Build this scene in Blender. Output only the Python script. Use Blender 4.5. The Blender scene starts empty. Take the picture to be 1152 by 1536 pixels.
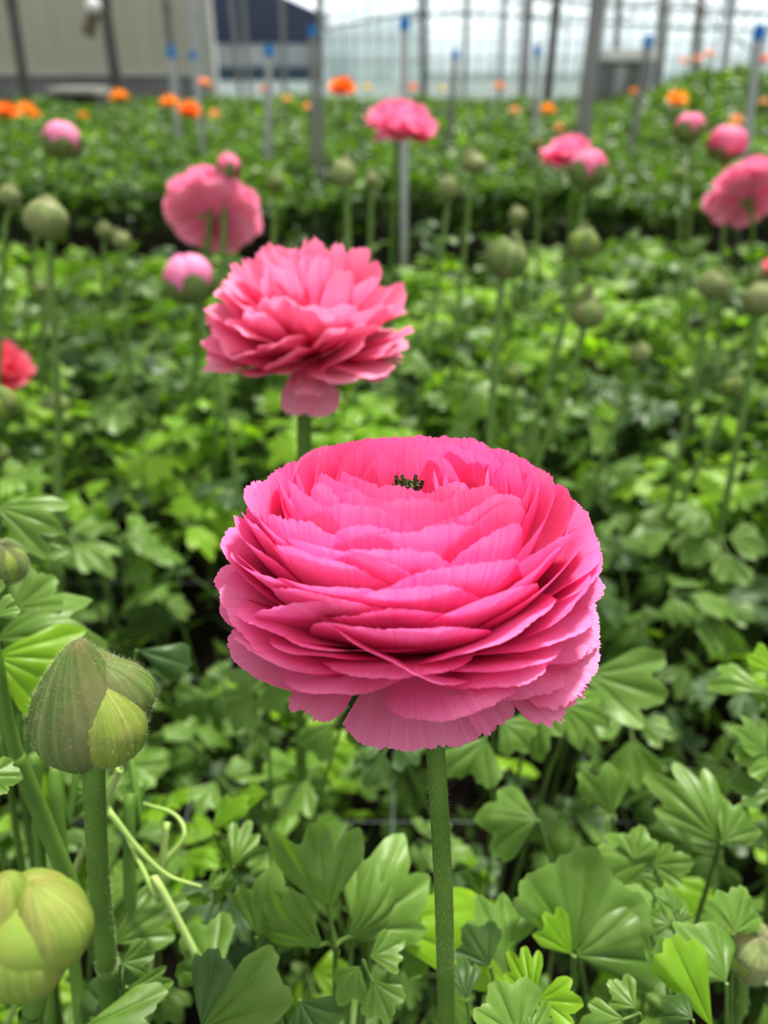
import bpy, math, random
import numpy as np
from mathutils import Vector, Matrix
R_ = math.radians
rng = np.random.default_rng(7)
random.seed(7)
SC = bpy.context.scene
COL = SC.collection
F = 1154.0                      # focal length in pixels of the 1152x1536 frame
PITCH = R_(30)
CAM = np.array([0, 0, 0.5])
FWD = np.array([0, math.cos(PITCH), -math.sin(PITCH)])
UP = np.array([0, math.sin(PITCH), math.cos(PITCH)])
RIGHT = np.array([1.0, 0, 0])

def P(px, py, d):
    """world point seen at photo pixel (px,py) at depth d"""
    return CAM + d * (FWD + (px - 576) / F * RIGHT + (768 - py) / F * UP)

def PY(px, py, Y):
    """world point seen at pixel (px,py) whose horizontal distance is Y"""
    r = FWD + (px - 576) / F * RIGHT + (768 - py) / F * UP
    return CAM + r * (Y / r[1])

# ------------------------------------------------------------------ materials
def new_mat(name):
    m = bpy.data.materials.new(name); m.use_nodes = True
    nt = m.node_tree; nt.nodes.clear()
    out = nt.nodes.new('ShaderNodeOutputMaterial')
    return m, nt, out

class NT:
    def __init__(s, nt): s.nt = nt
    def n(s, t, **kw):
        x = s.nt.nodes.new(t)
        for k, v in kw.items(): setattr(x, k, v)
        return x
    def l(s, a, b): s.nt.links.new(a, b)
    def attr(s, name):
        x = s.n('ShaderNodeAttribute', attribute_name=name); return x.outputs['Fac']
    def math(s, op, a, b=0.0, clamp=False):
        x = s.n('ShaderNodeMath', operation=op); x.use_clamp = clamp
        for i, q in enumerate((a, b)):
            if isinstance(q, (int, float)): x.inputs[i].default_value = q
            else: s.l(q, x.inputs[i])
        return x.outputs[0]
    def mix(s, fac, a, b, blend='MIX'):
        x = s.n('ShaderNodeMix', data_type='RGBA', blend_type=blend)
        for i, q in ((0, fac), (6, a), (7, b)):
            if isinstance(q, (int, float)): x.inputs[i].default_value = q
            elif isinstance(q, tuple): x.inputs[i].default_value = (*q, 1)
            else: s.l(q, x.inputs[i])
        return x.outputs[2]
    def xyz(s, a, b, c):
        x = s.n('ShaderNodeCombineXYZ')
        for i, q in enumerate((a, b, c)):
            if isinstance(q, (int, float)): x.inputs[i].default_value = q
            else: s.l(q, x.inputs[i])
        return x.outputs[0]
    def noise(s, vec, scale, detail=2.0):
        x = s.n('ShaderNodeTexNoise'); x.inputs['Scale'].default_value = scale; x.inputs['Detail'].default_value = detail
        if vec is not None: s.l(vec, x.inputs['Vector'])
        return x.outputs['Fac']
    def ramp(s, f, lo, hi):
        x = s.n('ShaderNodeMapRange'); x.inputs[1].default_value = lo; x.inputs[2].default_value = hi
        s.l(f, x.inputs[0]); return x.outputs[0]
    def objco(s): return s.n('ShaderNodeTexCoord').outputs['Object']

def sheet(nt, out, col, tcol, tfac, rough, spec, bump=None, bstr=.2, bdist=.001):
    s = NT(nt)
    p = s.n('ShaderNodeBsdfPrincipled'); p.inputs['Roughness'].default_value = rough
    p.inputs['Specular IOR Level'].default_value = spec
    t = s.n('ShaderNodeBsdfTranslucent'); mx = s.n('ShaderNodeMixShader'); mx.inputs[0].default_value = tfac
    s.l(col, p.inputs['Base Color']); s.l(tcol, t.inputs['Color'])
    if bump is not None:
        b = s.n('ShaderNodeBump'); b.inputs['Strength'].default_value = bstr; b.inputs['Distance'].default_value = bdist
        s.l(bump, b.inputs['Height']); s.l(b.outputs[0], p.inputs['Normal']); s.l(b.outputs[0], t.inputs['Normal'])
    s.l(p.outputs[0], mx.inputs[1]); s.l(t.outputs[0], mx.inputs[2]); s.l(mx.outputs[0], out.inputs[0])

def petal_mat(name, deep, mid, rim, pale, tfac=.38):
    m, nt, out = new_mat(name); s = NT(nt)
    pu, pv, tone = s.attr('pu'), s.attr('pv'), s.attr('tone')
    st = s.noise(s.xyz(s.math('MULTIPLY', pu, 46.0), s.math('MULTIPLY', pv, .9), s.math('MULTIPLY', tone, 37.0)), 1.0, 3.0)
    st2 = s.noise(s.xyz(s.math('MULTIPLY', pu, 120.0), s.math('MULTIPLY', pv, 1.6), s.math('MULTIPLY', tone, 91.0)), 1.0, 2.0)
    c = s.mix(s.ramp(pv, .15, .75), deep, mid)
    c = s.mix(s.math('MULTIPLY', s.ramp(pv, .62, 1.0), .75), c, rim)
    c = s.mix(s.math('MULTIPLY', s.ramp(tone, .72, 1.0), .62), c, pale)
    k = s.math('MULTIPLY', s.ramp(st, .38, .68), s.ramp(pv, .3, .95))
    c = s.mix(s.math('MULTIPLY', k, .24), c, (1.0, .62, .82))
    k2 = s.math('MULTIPLY', s.ramp(st2, .56, .74), s.ramp(pv, .35, .95))
    c = s.mix(s.math('MULTIPLY', k2, .34), c, deep)
    sheet(nt, out, c, s.mix(.5, c, mid), tfac, .55, .22, s.math('ADD', st, st2), .35, .0004)
    return m

PINK = petal_mat('pink_petal', (.93, .035, .27), (.97, .125, .42), (.98, .34, .65), (.90, .36, .54))
PINK2 = petal_mat('salmon_pink_petal', (.92, .11, .30), (.96, .26, .46), (.98, .44, .62), (.93, .40, .55))
LILAC = petal_mat('lilac_pink_petal', (.93, .22, .48), (.96, .36, .60), (.98, .52, .72), (.95, .45, .64))
CORAL = petal_mat('coral_petal', (.84, .06, .14), (.95, .18, .28), (.97, .34, .44), (.92, .30, .38))
ORANGE = petal_mat('orange_petal', (.75, .10, .004), (.95, .26, .01), (1.0, .36, .02), (.95, .30, .02), .3)
AMBER = petal_mat('amber_petal', (.85, .22, .01), (.96, .42, .03), (1.0, .52, .06), (.95, .45, .05), .3)
PEACH = petal_mat('peach_petal', (.85, .28, .10), (.95, .48, .24), (1.0, .62, .38), (.95, .55, .30), .3)
YELLOW = petal_mat('yellow_petal', (.75, .50, .02), (.92, .72, .05), (.95, .80, .12), (.92, .75, .08), .3)

def leaf_mat(name, dark, light, edge, trans, tfac=.32, rough=.42):
    m, nt, out = new_mat(name); s = NT(nt)
    tone, vein, rim = s.attr('tone'), s.attr('vein'), s.attr('pv')
    oi = s.n('ShaderNodeObjectInfo').outputs['Random']
    nz = s.noise(s.objco(), 90.0, 4.0)
    t = s.math('ADD', s.math('MULTIPLY', tone, .75), s.math('MULTIPLY', oi, .25))
    c = s.mix(t, dark, light)
    c = s.mix(s.math('MULTIPLY', s.ramp(nz, .45, .75), .35), c, edge)
    c = s.mix(s.math('MULTIPLY', s.ramp(rim, .86, 1.0), .30), c, edge)
    c = s.mix(s.math('MULTIPLY', vein, .45), c, edge)
    tc = s.mix(t, trans, tuple(min(1, q * 1.35) for q in trans))
    sheet(nt, out, c, tc, tfac, rough, .40, s.math('ADD', s.math('MULTIPLY', vein, -1.2), nz), .5, .0012)
    return m
LEAF = leaf_mat('leaf_green', (.028, .070, .011), (.145, .255, .042), (.28, .41, .13), (.22, .44, .02), .27)
LEAFY = leaf_mat('leaf_yellow_green', (.10, .22, .010), (.25, .43, .022), (.40, .56, .09), (.34, .62, .02), .4)
LEAFD = leaf_mat('leaf_dark_green', (.018, .055, .012), (.065, .130, .034), (.17, .26, .10), (.14, .28, .02))

def stem_mat(name, a, b, hair=(.5, .55, .35)):
    m, nt, out = new_mat(name); s = NT(nt)
    nz = s.noise(s.objco(), 60.0, 3.0)
    lw = s.n('ShaderNodeLayerWeight'); lw.inputs[0].default_value = .25
    c = s.mix(s.ramp(nz, .3, .7), a, b)
    c = s.mix(s.math('MULTIPLY', lw.outputs['Facing'], .25), c, hair)
    p = s.n('ShaderNodeBsdfPrincipled'); p.inputs['Roughness'].default_value = .55; p.inputs['Specular IOR Level'].default_value = .3
    p.inputs['Subsurface Weight'].default_value = .15; p.inputs['Subsurface Radius'].default_value = (.002, .004, .001); p.inputs['Subsurface Scale'].default_value = 1
    s.l(c, p.inputs['Base Color']); s.l(p.outputs[0], out.inputs[0]); return m
STEM = stem_mat('stem_green', (.07, .155, .02), (.12, .225, .035), (.30, .38, .16))
STEML = stem_mat('bud_stem_green', (.13, .23, .05), (.19, .30, .085), (.36, .43, .22))
STALK = stem_mat('leaf_stalk_green', (.075, .14, .028), (.13, .21, .05), (.22, .30, .10))
PALESTALK = stem_mat('pale_stalk_green', (.32, .45, .13), (.42, .54, .20))

def sepal_mat(name, a, b, brown, e=1.0):
    m, nt, out = new_mat(name); s = NT(nt)
    pu, pv, tone = s.attr('pu'), s.attr('pv'), s.attr('tone')
    nz = s.noise(s.objco(), 130.0, 4.0)
    nl = s.noise(s.xyz(s.math('MULTIPLY', pu, 9.0), s.math('MULTIPLY', pv, 1.3), tone), 1.0, 3.0)
    c = s.mix(s.ramp(nl, .35, .7), a, b)
    c = s.mix(s.math('MULTIPLY', s.ramp(nz, .42, .7), .45), c, brown)
    ed = s.math('ADD', s.ramp(s.math('ABSOLUTE', pu), .6, 1.0), s.ramp(pv, .8, 1.0), True)
    c = s.mix(s.math('MULTIPLY', ed, .55 * e), c, brown)
    mid = s.math('SUBTRACT', 1.0, s.ramp(s.math('ABSOLUTE', pu), .0, .07))
    c = s.mix(s.math('MULTIPLY', mid, .35), c, (.34, .42, .18))
    sheet(nt, out, c, c, .12, .55, .3, s.math('ADD', nz, nl), .5, .0012)
    return m
SEPAL = sepal_mat('bud_sepal_green', (.10, .175, .04), (.21, .30, .09), (.24, .19, .11), .75)
SEPALG = sepal_mat('bud_inner_green', (.19, .29, .045), (.29, .40, .08), (.32, .25, .10), .9)
SEPALP = sepal_mat('bud_sepal_pale', (.17, .23, .075), (.29, .34, .15), (.33, .26, .16))

def flat_mat(name, a, b=None, scale=8.0, rough=.6, spec=.3, metal=0.0, stretch=None):
    m, nt, out = new_mat(name); s = NT(nt)
    co = s.objco()
    if stretch:
        mp = s.n('ShaderNodeMapping'); mp.inputs['Scale'].default_value = stretch; s.l(co, mp.inputs[0]); co = mp.outputs[0]
    c = s.mix(s.ramp(s.noise(co, scale, 4.0), .3, .7), a, b or tuple(q * .8 for q in a))
    p = s.n('ShaderNodeBsdfPrincipled'); p.inputs['Roughness'].default_value = rough; p.inputs['Metallic'].default_value = metal
    p.inputs['Specular IOR Level'].default_value = spec
    s.l(c, p.inputs['Base Color']); s.l(p.outputs[0], out.inputs[0]); return m
HAIR = flat_mat('plant_hair', (.55, .58, .38), (.46, .50, .30), 50)
SOIL = flat_mat('dark_soil', (.006, .0045, .003), (.014, .010, .006), 30, .95, .1)
EYE = flat_mat('flower_eye', (.10, .13, .02), (.02, .012, .01), 900, .6)
BROWN = flat_mat('dry_brown', (.30, .14, .06), (.16, .08, .04), 300, .7)
GALV = flat_mat('galvanised_steel', (.30, .30, .295), (.24, .24, .24), 12, .5, .4, .2)
GALVL = flat_mat('pale_steel', (.50, .52, .54), (.42, .43, .45), 12, .5, .4, .1)
DARKST = flat_mat('dark_steel', (.13, .125, .115), (.10, .095, .09), 12, .6)
BLUE = flat_mat('blue_plastic', (.02, .22, .56), (.015, .18, .48), 10, .4)
WIRE = flat_mat('net_wire', (.22, .25, .28), (.17, .19, .22), 40, .5)
PAVE = flat_mat('grey_concrete', (.15, .19, .18), (.12, .15, .145), .6, .8)
CLAD = flat_mat('grey_green_sheet', (.48, .48, .385), (.42, .42, .335), 3, .7, .2, 0, (4, 1, .25))
CLADB = flat_mat('dark_grey_base', (.26, .26, .255), (.21, .21, .205), 4, .8)
SILL = flat_mat('light_grey_sill', (.52, .52, .49), (.46, .46, .43), 6, .7)
NAVY = flat_mat('navy_screen', (.075, .095, .145), (.065, .08, .125), .4, .8)
BAND = flat_mat('grey_white_band', (.5, .53, .54), (.36, .39, .41), .8, .7)
TEALD = flat_mat('dark_blue_panel', (.095, .145, .185), (.075, .12, .16), .5, .7)
WHITE = flat_mat('white_paint', (.80, .80, .80), (.72, .72, .72), 6, .5)
GREYP = flat_mat('grey_paint', (.24, .25, .25), (.20, .21, .21), 6, .6)
TAN = flat_mat('tan_housing', (.19, .17, .14), (.15, .13, .10), 6, .6)
FRAME = flat_mat('glasshouse_frame', (.40, .44, .44), (.32, .36, .37), 2, .6)

def glass_mat():
    m, nt, out = new_mat('hazy_glass'); s = NT(nt)
    co = s.objco(); mp = s.n('ShaderNodeMapping'); mp.inputs['Scale'].default_value = (.55, .5, .22); s.l(co, mp.inputs[0])
    nz = s.noise(mp.outputs[0], 1.2, 5.0)
    sep = s.n('ShaderNodeSeparateXYZ'); s.l(co, sep.inputs[0])
    hi = s.ramp(sep.outputs[2], .4, 4.2)
    c = s.mix(s.ramp(nz, .35, .68), (.36, .46, .46), (.66, .76, .76))
    c = s.mix(hi, c, (.78, .86, .90))
    d = s.n('ShaderNodeBsdfDiffuse'); s.l(c, d.inputs[0])
    tl = s.n('ShaderNodeBsdfTranslucent'); s.l(c, tl.inputs[0])
    a = s.n('ShaderNodeMixShader'); a.inputs[0].default_value = .5; s.l(d.outputs[0], a.inputs[1]); s.l(tl.outputs[0], a.inputs[2])
    tr = s.n('ShaderNodeBsdfTransparent'); tr.inputs[0].default_value = (.93, .97, .97, 1)
    b = s.n('ShaderNodeMixShader'); s.l(s.math('ADD', s.math('MULTIPLY', hi, .62), .10), b.inputs[0]); s.l(a.outputs[0], b.inputs[1]); s.l(tr.outputs[0], b.inputs[2])
    s.l(b.outputs[0], out.inputs[0]); return m
GLASS = glass_mat()

# ------------------------------------------------------------------ mesh building
class MB:
    def __init__(s): s.v = []; s.f = []; s.m = []; s.a = {k: [] for k in ('pu', 'pv', 'tone', 'vein')}; s.n = 0
    def add(s, v, f, mat=0, **at):
        v = np.asarray(v, float).reshape(-1, 3); f = np.asarray(f, int).reshape(-1, 4)
        s.v.append(v); s.f.append(f + s.n); s.m.append(np.full(len(f), mat)); k = len(v)
        for q in s.a: s.a[q].append(np.broadcast_to(np.asarray(at.get(q, 0.0), float).reshape(-1), (k,)))
        s.n += k
    def addmb(s, o, M=None):
        for v, f, m, i in zip(o.v, o.f, o.m, range(len(o.v))):
            w = v if M is None else v @ M[:3, :3].T + M[:3, 3]
            off = sum(len(x) for x in o.v[:i])
            s.add(w, f - off, m[0] if len(m) else 0, **{q: o.a[q][i] for q in s.a})
    def mesh(s, name, mats, smooth=True):
        me = bpy.data.meshes.new(name)
        v = np.concatenate(s.v); f = np.concatenate(s.f); n = len(f)
        me.vertices.add(len(v)); me.vertices.foreach_set('co', v.ravel())
        me.loops.add(n * 4); me.loops.foreach_set('vertex_index', f.ravel())
        me.polygons.add(n); me.polygons.foreach_set('loop_start', np.arange(0, n * 4, 4))
        me.polygons.foreach_set('material_index', np.concatenate(s.m))
        me.polygons.foreach_set('use_smooth', np.full(n, smooth))
        for q in s.a:
            at = me.attributes.new(q, 'FLOAT', 'POINT'); at.data.foreach_set('value', np.concatenate(s.a[q]))
        for m in (mats if isinstance(mats, (list, tuple)) else [mats]): me.materials.append(m)
        me.update(calc_edges=True); me.validate()
        return me
    def build(s, name, mats, parent=None, smooth=True):
        return link(name, s.mesh(name, mats, smooth), parent)

def link(name, data, parent=None):
    o = bpy.data.objects.new(name, data); COL.objects.link(o)
    if parent is not None: o.parent = parent
    return o
def tag(o, label=None, cat=None, group=None, kind=None):
    for k, v in (('label', label), ('category', cat), ('group', group), ('kind', kind)):
        if v: o[k] = v
    return o
def thing(name, label, cat, loc=(0, 0, 0), group=None):
    o = link(name, None); o.location = loc; return tag(o, label, cat, group)
def struct(name, mb, mats, smooth=False):
    return tag(mb.build(name, mats, None, smooth), kind='structure')
def grid_faces(nv, nu, wrap=False):
    i = np.arange(nv - 1)[:, None]; j = np.arange(nu if wrap else nu - 1)[None, :]
    a = i * nu + j; b = i * nu + (j + 1) % nu
    return np.stack([a, b, b + nu, a + nu], -1).reshape(-1, 4)
def box(mb, lo, hi, mat=0):
    (x0, y0, z0), (x1, y1, z1) = lo, hi
    v = [(x0,y0,z0),(x1,y0,z0),(x1,y1,z0),(x0,y1,z0),(x0,y0,z1),(x1,y0,z1),(x1,y1,z1),(x0,y1,z1)]
    mb.add(v, [(0,3,2,1),(4,5,6,7),(0,1,5,4),(1,2,6,5),(2,3,7,6),(3,0,4,7)], mat)
def spline(pts, n):
    p = np.asarray(pts, float); p = np.vstack([2 * p[0] - p[1], p, 2 * p[-1] - p[-2]]); out = []
    for i in range(1, len(p) - 2):
        for t in np.linspace(0, 1, n, endpoint=False):
            a, b, c, d = p[i-1], p[i], p[i+1], p[i+2]
            out.append(.5 * ((2*b) + (-a+c)*t + (2*a-5*b+4*c-d)*t*t + (-a+3*b-3*c+d)*t**3))
    out.append(p[-2]); return np.array(out)
def tube(mb, pts, r0, r1=None, mat=0, ns=10, n=6, **at):
    c = spline(pts, n) if n > 1 else np.asarray(pts, float)
    k = len(c); rad = np.linspace(r0, r0 if r1 is None else r1, k)
    t = np.gradient(c, axis=0); t /= np.linalg.norm(t, axis=1)[:, None] + 1e-12
    ref = np.array([1.0, 0, 0]) if abs(t[0][0]) < .8 else np.array([0, 1.0, 0])
    rings = []
    x = ref
    for i in range(k):
        x = x - t[i] * (x @ t[i]); x /= np.linalg.norm(x); y = np.cross(t[i], x)
        a = np.linspace(0, 2 * math.pi, ns, endpoint=False)
        rings.append(c[i] + rad[i] * (np.cos(a)[:, None] * x + np.sin(a)[:, None] * y))
    v = np.array(rings).reshape(-1, 3)
    mb.add(v, grid_faces(k, ns, True), mat, **at)
    for e, ring in ((0, 0), (1, k - 1)):
        w = np.vstack([rings[ring], [c[ring]]]); m = ns
        mb.add(w, [(m, j, (j+1) % m, m) if 0 else (j, (j+1) % m, (j+2) % m, m) for j in range(0, m, 2)] if e == 0 else
               [(m, (j+2) % m, (j+1) % m, j) for j in range(0, m, 2)], mat, **at)
    return c, rad
def fuzz(mb, grids, count, length, wid):
    """short hairs standing on a list of (verts nv x nu x 3) sheets"""
    tot = sum(g.shape[0] * g.shape[1] for g in grids)
    for g in grids:
        nv, nu = g.shape[:2]; k = max(1, int(count * nv * nu / tot))
        i = rng.integers(0, nv - 1, k); j = rng.integers(0, nu - 1, k)
        a, b, c = rng.random(k)[:, None], rng.random(k)[:, None], g
        p = (g[i, j] * (1 - a) + g[i + 1, j] * a) * (1 - b) + (g[i, j + 1] * (1 - a) + g[i + 1, j + 1] * a) * b
        nrm = np.cross(g[i, j + 1] - g[i, j], g[i + 1, j] - g[i, j]); nrm /= np.linalg.norm(nrm, axis=1)[:, None] + 1e-12
        ctr = np.concatenate([q.reshape(-1, 3) for q in grids]).mean(0)
        s = np.sign(((p - ctr) * nrm).sum(1))[:, None]; s[s == 0] = 1
        d = nrm * s + rng.normal(0, .35, (k, 3)); d /= np.linalg.norm(d, axis=1)[:, None]
        sd = np.cross(d, rng.normal(0, 1, (k, 3))); sd /= np.linalg.norm(sd, axis=1)[:, None] + 1e-12
        L = (length * rng.uniform(.5, 1.2, k))[:, None]
        v = np.stack([p - sd * wid, p + sd * wid, p + d * L + sd * wid * .2, p + d * L - sd * wid * .2], 1)
        mb.add(v, np.arange(k * 4).reshape(-1, 4), 0)

# ------------------------------------------------------------------ petals and blooms
def wav(n_u, k, seed_phase):   # smooth random wave over u
    u = np.linspace(-1, 1, n_u); r = np.zeros(n_u)
    for i in range(1, k + 1): r += np.sin(u * i * 1.7 + rng.uniform(0, 6.28)) / i ** .7
    return r / k ** .5
def petal(mb, R, rim, tau, beta, th0, W, nu, nv, tone, edge_k=.42, edge_p=3.0, ruff=.02, serr=.02, roll=0.0, imb=.05, notch=0.0, mat=0, M=None, base=(.03, 0)):
    u = np.linspace(-1, 1, nu); v = np.linspace(0, 1, nv)
    ve = 1 - edge_k * np.abs(u) ** edge_p + .018 * wav(nu, 4, 0) + serr * ((rng.random(nu) - .5) * .8 + .5 * np.interp(np.arange(nu), np.arange(0, nu + 4, 4), rng.random(len(np.arange(0, nu + 4, 4))) - .5) * 1.6) * (1 + wav(nu, 3, 0) * .5)
    if notch: ve -= notch * np.maximum(0, np.sin(u * 9 + rng.uniform(0, 6))) ** 3
    V = v[:, None] * ve[None, :]
    p0 = np.array(base); p3 = np.array(rim); L = np.linalg.norm(p3 - p0)
    p1 = p0 + L * .42 * np.array([math.cos(beta), math.sin(beta)]); p2 = p3 - L * .38 * np.array([math.cos(tau), math.sin(tau)])
    B = lambda t: ((1-t)**3)[..., None]*p0 + (3*t*(1-t)**2)[..., None]*p1 + (3*t*t*(1-t))[..., None]*p2 + (t**3)[..., None]*p3
    q = B(V); dq = B(V + .01) - B(V - .01); nn = np.stack([-dq[..., 1], dq[..., 0]], -1); nn /= np.linalg.norm(nn, axis=-1)[..., None] + 1e-9
    disp = ruff * (V ** 2.2) * (wav(nu, 5, 0)[None, :] + .5 * wav(nu, 9, 0)[None, :] * V) + imb * u[None, :] * (V ** 1.2)
    q = q + nn * disp[..., None]
    q[..., 1] += roll * u[None, :] * V
    az = th0 + W * u[None, :] * (1 - .12 * (1 - V))
    pts = R * np.stack([q[..., 0] * np.cos(az), q[..., 0] * np.sin(az), q[..., 1]], -1)
    if M is not None: pts = pts @ M[:3, :3].T + M[:3, 3]
    mb.add(pts, grid_faces(nv, nu), mat, pu=(u[None, :] * W * max(.25, rim[0]) + 0 * V), pv=V + 0 * u[None, :], tone=np.full(nv * nu, tone))
    return pts

def lerp_tab(x, tab):
    xs, ys = zip(*tab); return float(np.interp(x, xs, ys))
def bloom(R, N, nu, nv, M, style='rose', a0=84, a1=-20, dome=.80, z0=.22, Wi=68, Wo=36, mbs=None, ruff=.02, serr=.02, tfac=1):
    """list of one MB per petal; concentric cupped petals in a golden-angle spiral"""
    out = []
    for i in range(N):
        t = (i + .5) / N
        al = a0 + (a1 - a0) * t ** (.95 if style == 'rose' else .8) + rng.normal(0, 2.6 if style == 'rose' else 4)
        s = math.cos(R_(al)); z = z0 + dome * math.sin(R_(al))
        if style == 'rose' and al > 0:
            s = s ** .80; z = z0 + dome * math.sin(R_(al)) ** .78
            z -= .07 * np.clip((al - 55) / 28, 0, 1) ** 1.4
        s = max(s, .09)
        if al > 76: z -= .05 * (al - 76) / 8
        if style == 'rose':
            tau = lerp_tab(al, [(-25, -28), (-10, -4), (5, 14), (18, 36), (35, 64), (55, 90), (75, 106), (90, 108)]) + rng.normal(0, 4)
            beta = lerp_tab(al, [(-25, 4), (0, 6), (30, 10), (60, 35), (90, 78)])
            W = lerp_tab(al, [(-25, Wo), (20, Wo + 6), (50, Wo + 14), (90, Wi)]) * rng.uniform(.85, 1.2)
            ek, ep = lerp_tab(al, [(-25, .30), (20, .44), (90, .40)]) * rng.uniform(.7, 1.2), rng.uniform(2.0, 3.2)
            kw = dict(ruff=ruff * lerp_tab(al, [(-20, 1), (30, .8), (80, .45)]), serr=serr, roll=rng.normal(0, .07), imb=rng.choice([-1, 1], p=[.25, .75]) * lerp_tab(al, [(-20, .02), (30, .045), (80, .03)]))
        else:
            tau = lerp_tab(al, [(-25, -30), (-5, 5), (20, 40), (50, 75), (90, 95)]) + rng.normal(0, 9)
            beta = lerp_tab(al, [(-25, 6), (0, 14), (30, 30), (60, 62), (90, 88)])
            W = lerp_tab(al, [(-25, Wo), (30, Wo), (90, Wi)]) * rng.uniform(.7, 1.2)
            ek, ep = rng.uniform(.25, .45), rng.uniform(2, 3.4)
            s *= rng.uniform(.9, 1.06); z *= rng.uniform(.93, 1.05)
            kw = dict(ruff=ruff, serr=serr, roll=rng.normal(0, .10), imb=rng.normal(0, .06), notch=rng.uniform(0, .05))
        mb = MB()
        petal(mb, R, (s, z), R_(tau), R_(beta), i * 2.39996 + rng.normal(0, .12), R_(W), nu, nv, min(1, t * .93 + rng.uniform(0, .07)), ek, ep, M=M, **kw)
        out.append(mb)
    return out
def rot(rx=0, ry=0, rz=0, loc=(0, 0, 0)):
    M = Matrix.Translation(Vector(loc)) @ Matrix.Rotation(R_(rz), 4, 'Z') @ Matrix.Rotation(R_(ry), 4, 'Y') @ Matrix.Rotation(R_(rx), 4, 'X')
    return np.array(M)

# shells for buds
def shell(mb, Rb, th0, W, psi, tone, lay=1.0, bulge=.12, squash=.92, nu=18, nv=16, point=.10, M=None, mat=0):
    u = np.linspace(-1, 1, nu); v = np.linspace(0, 1, nv)
    U, V = np.meshgrid(u, v)
    w = W * (np.maximum(0, 1 - V ** 5)) ** .6
    az = th0 + U * w + .06 * np.sin(5 * V + tone * 20)
    ps = psi * V + R_(4)
    rad = Rb * lay * (1 + bulge * (np.cos(U * math.pi / 2) - .55) * np.sin(math.pi * np.clip(V, .02, 1)) ** .6 + .02 * np.sin(V * 9 + tone * 30))
    r = rad * np.sin(ps); z = -rad * np.cos(ps) * squash
    z = z + point * Rb * np.maximum(0, V - .78) / .22
    pts = np.stack([r * np.cos(az), r * np.sin(az), z], -1)
    if M is not None: pts = pts @ M[:3, :3].T + M[:3, 3]
    mb.add(pts, grid_faces(nv, nu), mat, pu=U.ravel(), pv=V.ravel(), tone=np.full(nu * nv, tone))
    return pts
def lobe(mb, Rb, th, off, ra, rr, rz, cz, tip, tone, M, nu=26, nv=22, mat=0):
    """one swollen rounded sepal: an egg set beside the axis, drawn to a soft point over the top"""
    a = np.linspace(0, 2 * math.pi, nu); b = np.linspace(.04, math.pi - .02, nv); A, B = np.meshgrid(a, b)
    x = rr * np.sin(B) * np.cos(A); y = ra * np.sin(B) * np.sin(A); z = -rz * np.cos(B)
    up = np.clip(z / rz, 0, 1) ** 2.2
    y = y * (1 - .55 * up * min(1, tip * 2)); z = z + tip * up; x = x - (off * .55) * up - .10 * np.clip(-z / rz, 0, 1) ** 2
    k = 1 + .025 * np.sin(A * 7 + tone * 9) * np.sin(B); x *= k; y *= k
    x = x + off; z = z + cz
    c, q = math.cos(th), math.sin(th)
    p = Rb * np.stack([x * c - y * q, x * q + y * c, z], -1) @ M[:3, :3].T + M[:3, 3]
    mb.add(p, grid_faces(nv, nu), mat, pu=np.sin(A).ravel() * .95, pv=(B / math.pi * .9).ravel(), tone=np.full(nu * nv, tone)); return p
def ball(mb, Rb, sq, M, n=12, mat=0):
    a = np.linspace(0, 2 * math.pi, n * 2, endpoint=False); b = np.linspace(.05, math.pi - .05, n)
    A, B = np.meshgrid(a, b); p = Rb * np.stack([np.sin(B) * np.cos(A), np.sin(B) * np.sin(A), -sq * np.cos(B)], -1)
    mb.add(p @ M[:3, :3].T + M[:3, 3], grid_faces(n, n * 2, True), mat, pu=0.3, pv=.5, tone=.3)

def ground_from(a, b, maxlean=.35):
    """continue the stem a->b down to the soil"""
    d = b - a
    if d[2] > -1e-4: d = np.array([0, 0, -1.0])
    d = d / -d[2]; h = np.linalg.norm(d[:2])
    if h > maxlean: d[:2] *= maxlean / h
    return np.array([b[0] + d[0] * b[2], b[1] + d[1] * b[2], -.005])

def stem_path(top, pix, depth, dd=.35):
    """stem from the head through photo pixels, leaning so that it stays a plausible near-vertical stalk"""
    pts = [np.asarray(top)]
    for (x, y) in pix:
        r = FWD + (x - 576) / F * RIGHT + (768 - y) / F * UP
        Y = top[1] - dd * .0
        p = CAM + r * (Y / r[1]); pts.append(p)
    pts.append(ground_from(pts[-2] if len(pts) > 1 else pts[-1] + [0, 0, .1], pts[-1]))
    return pts
def sub(pts, base): return [np.asarray(p) - base for p in pts]

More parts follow.
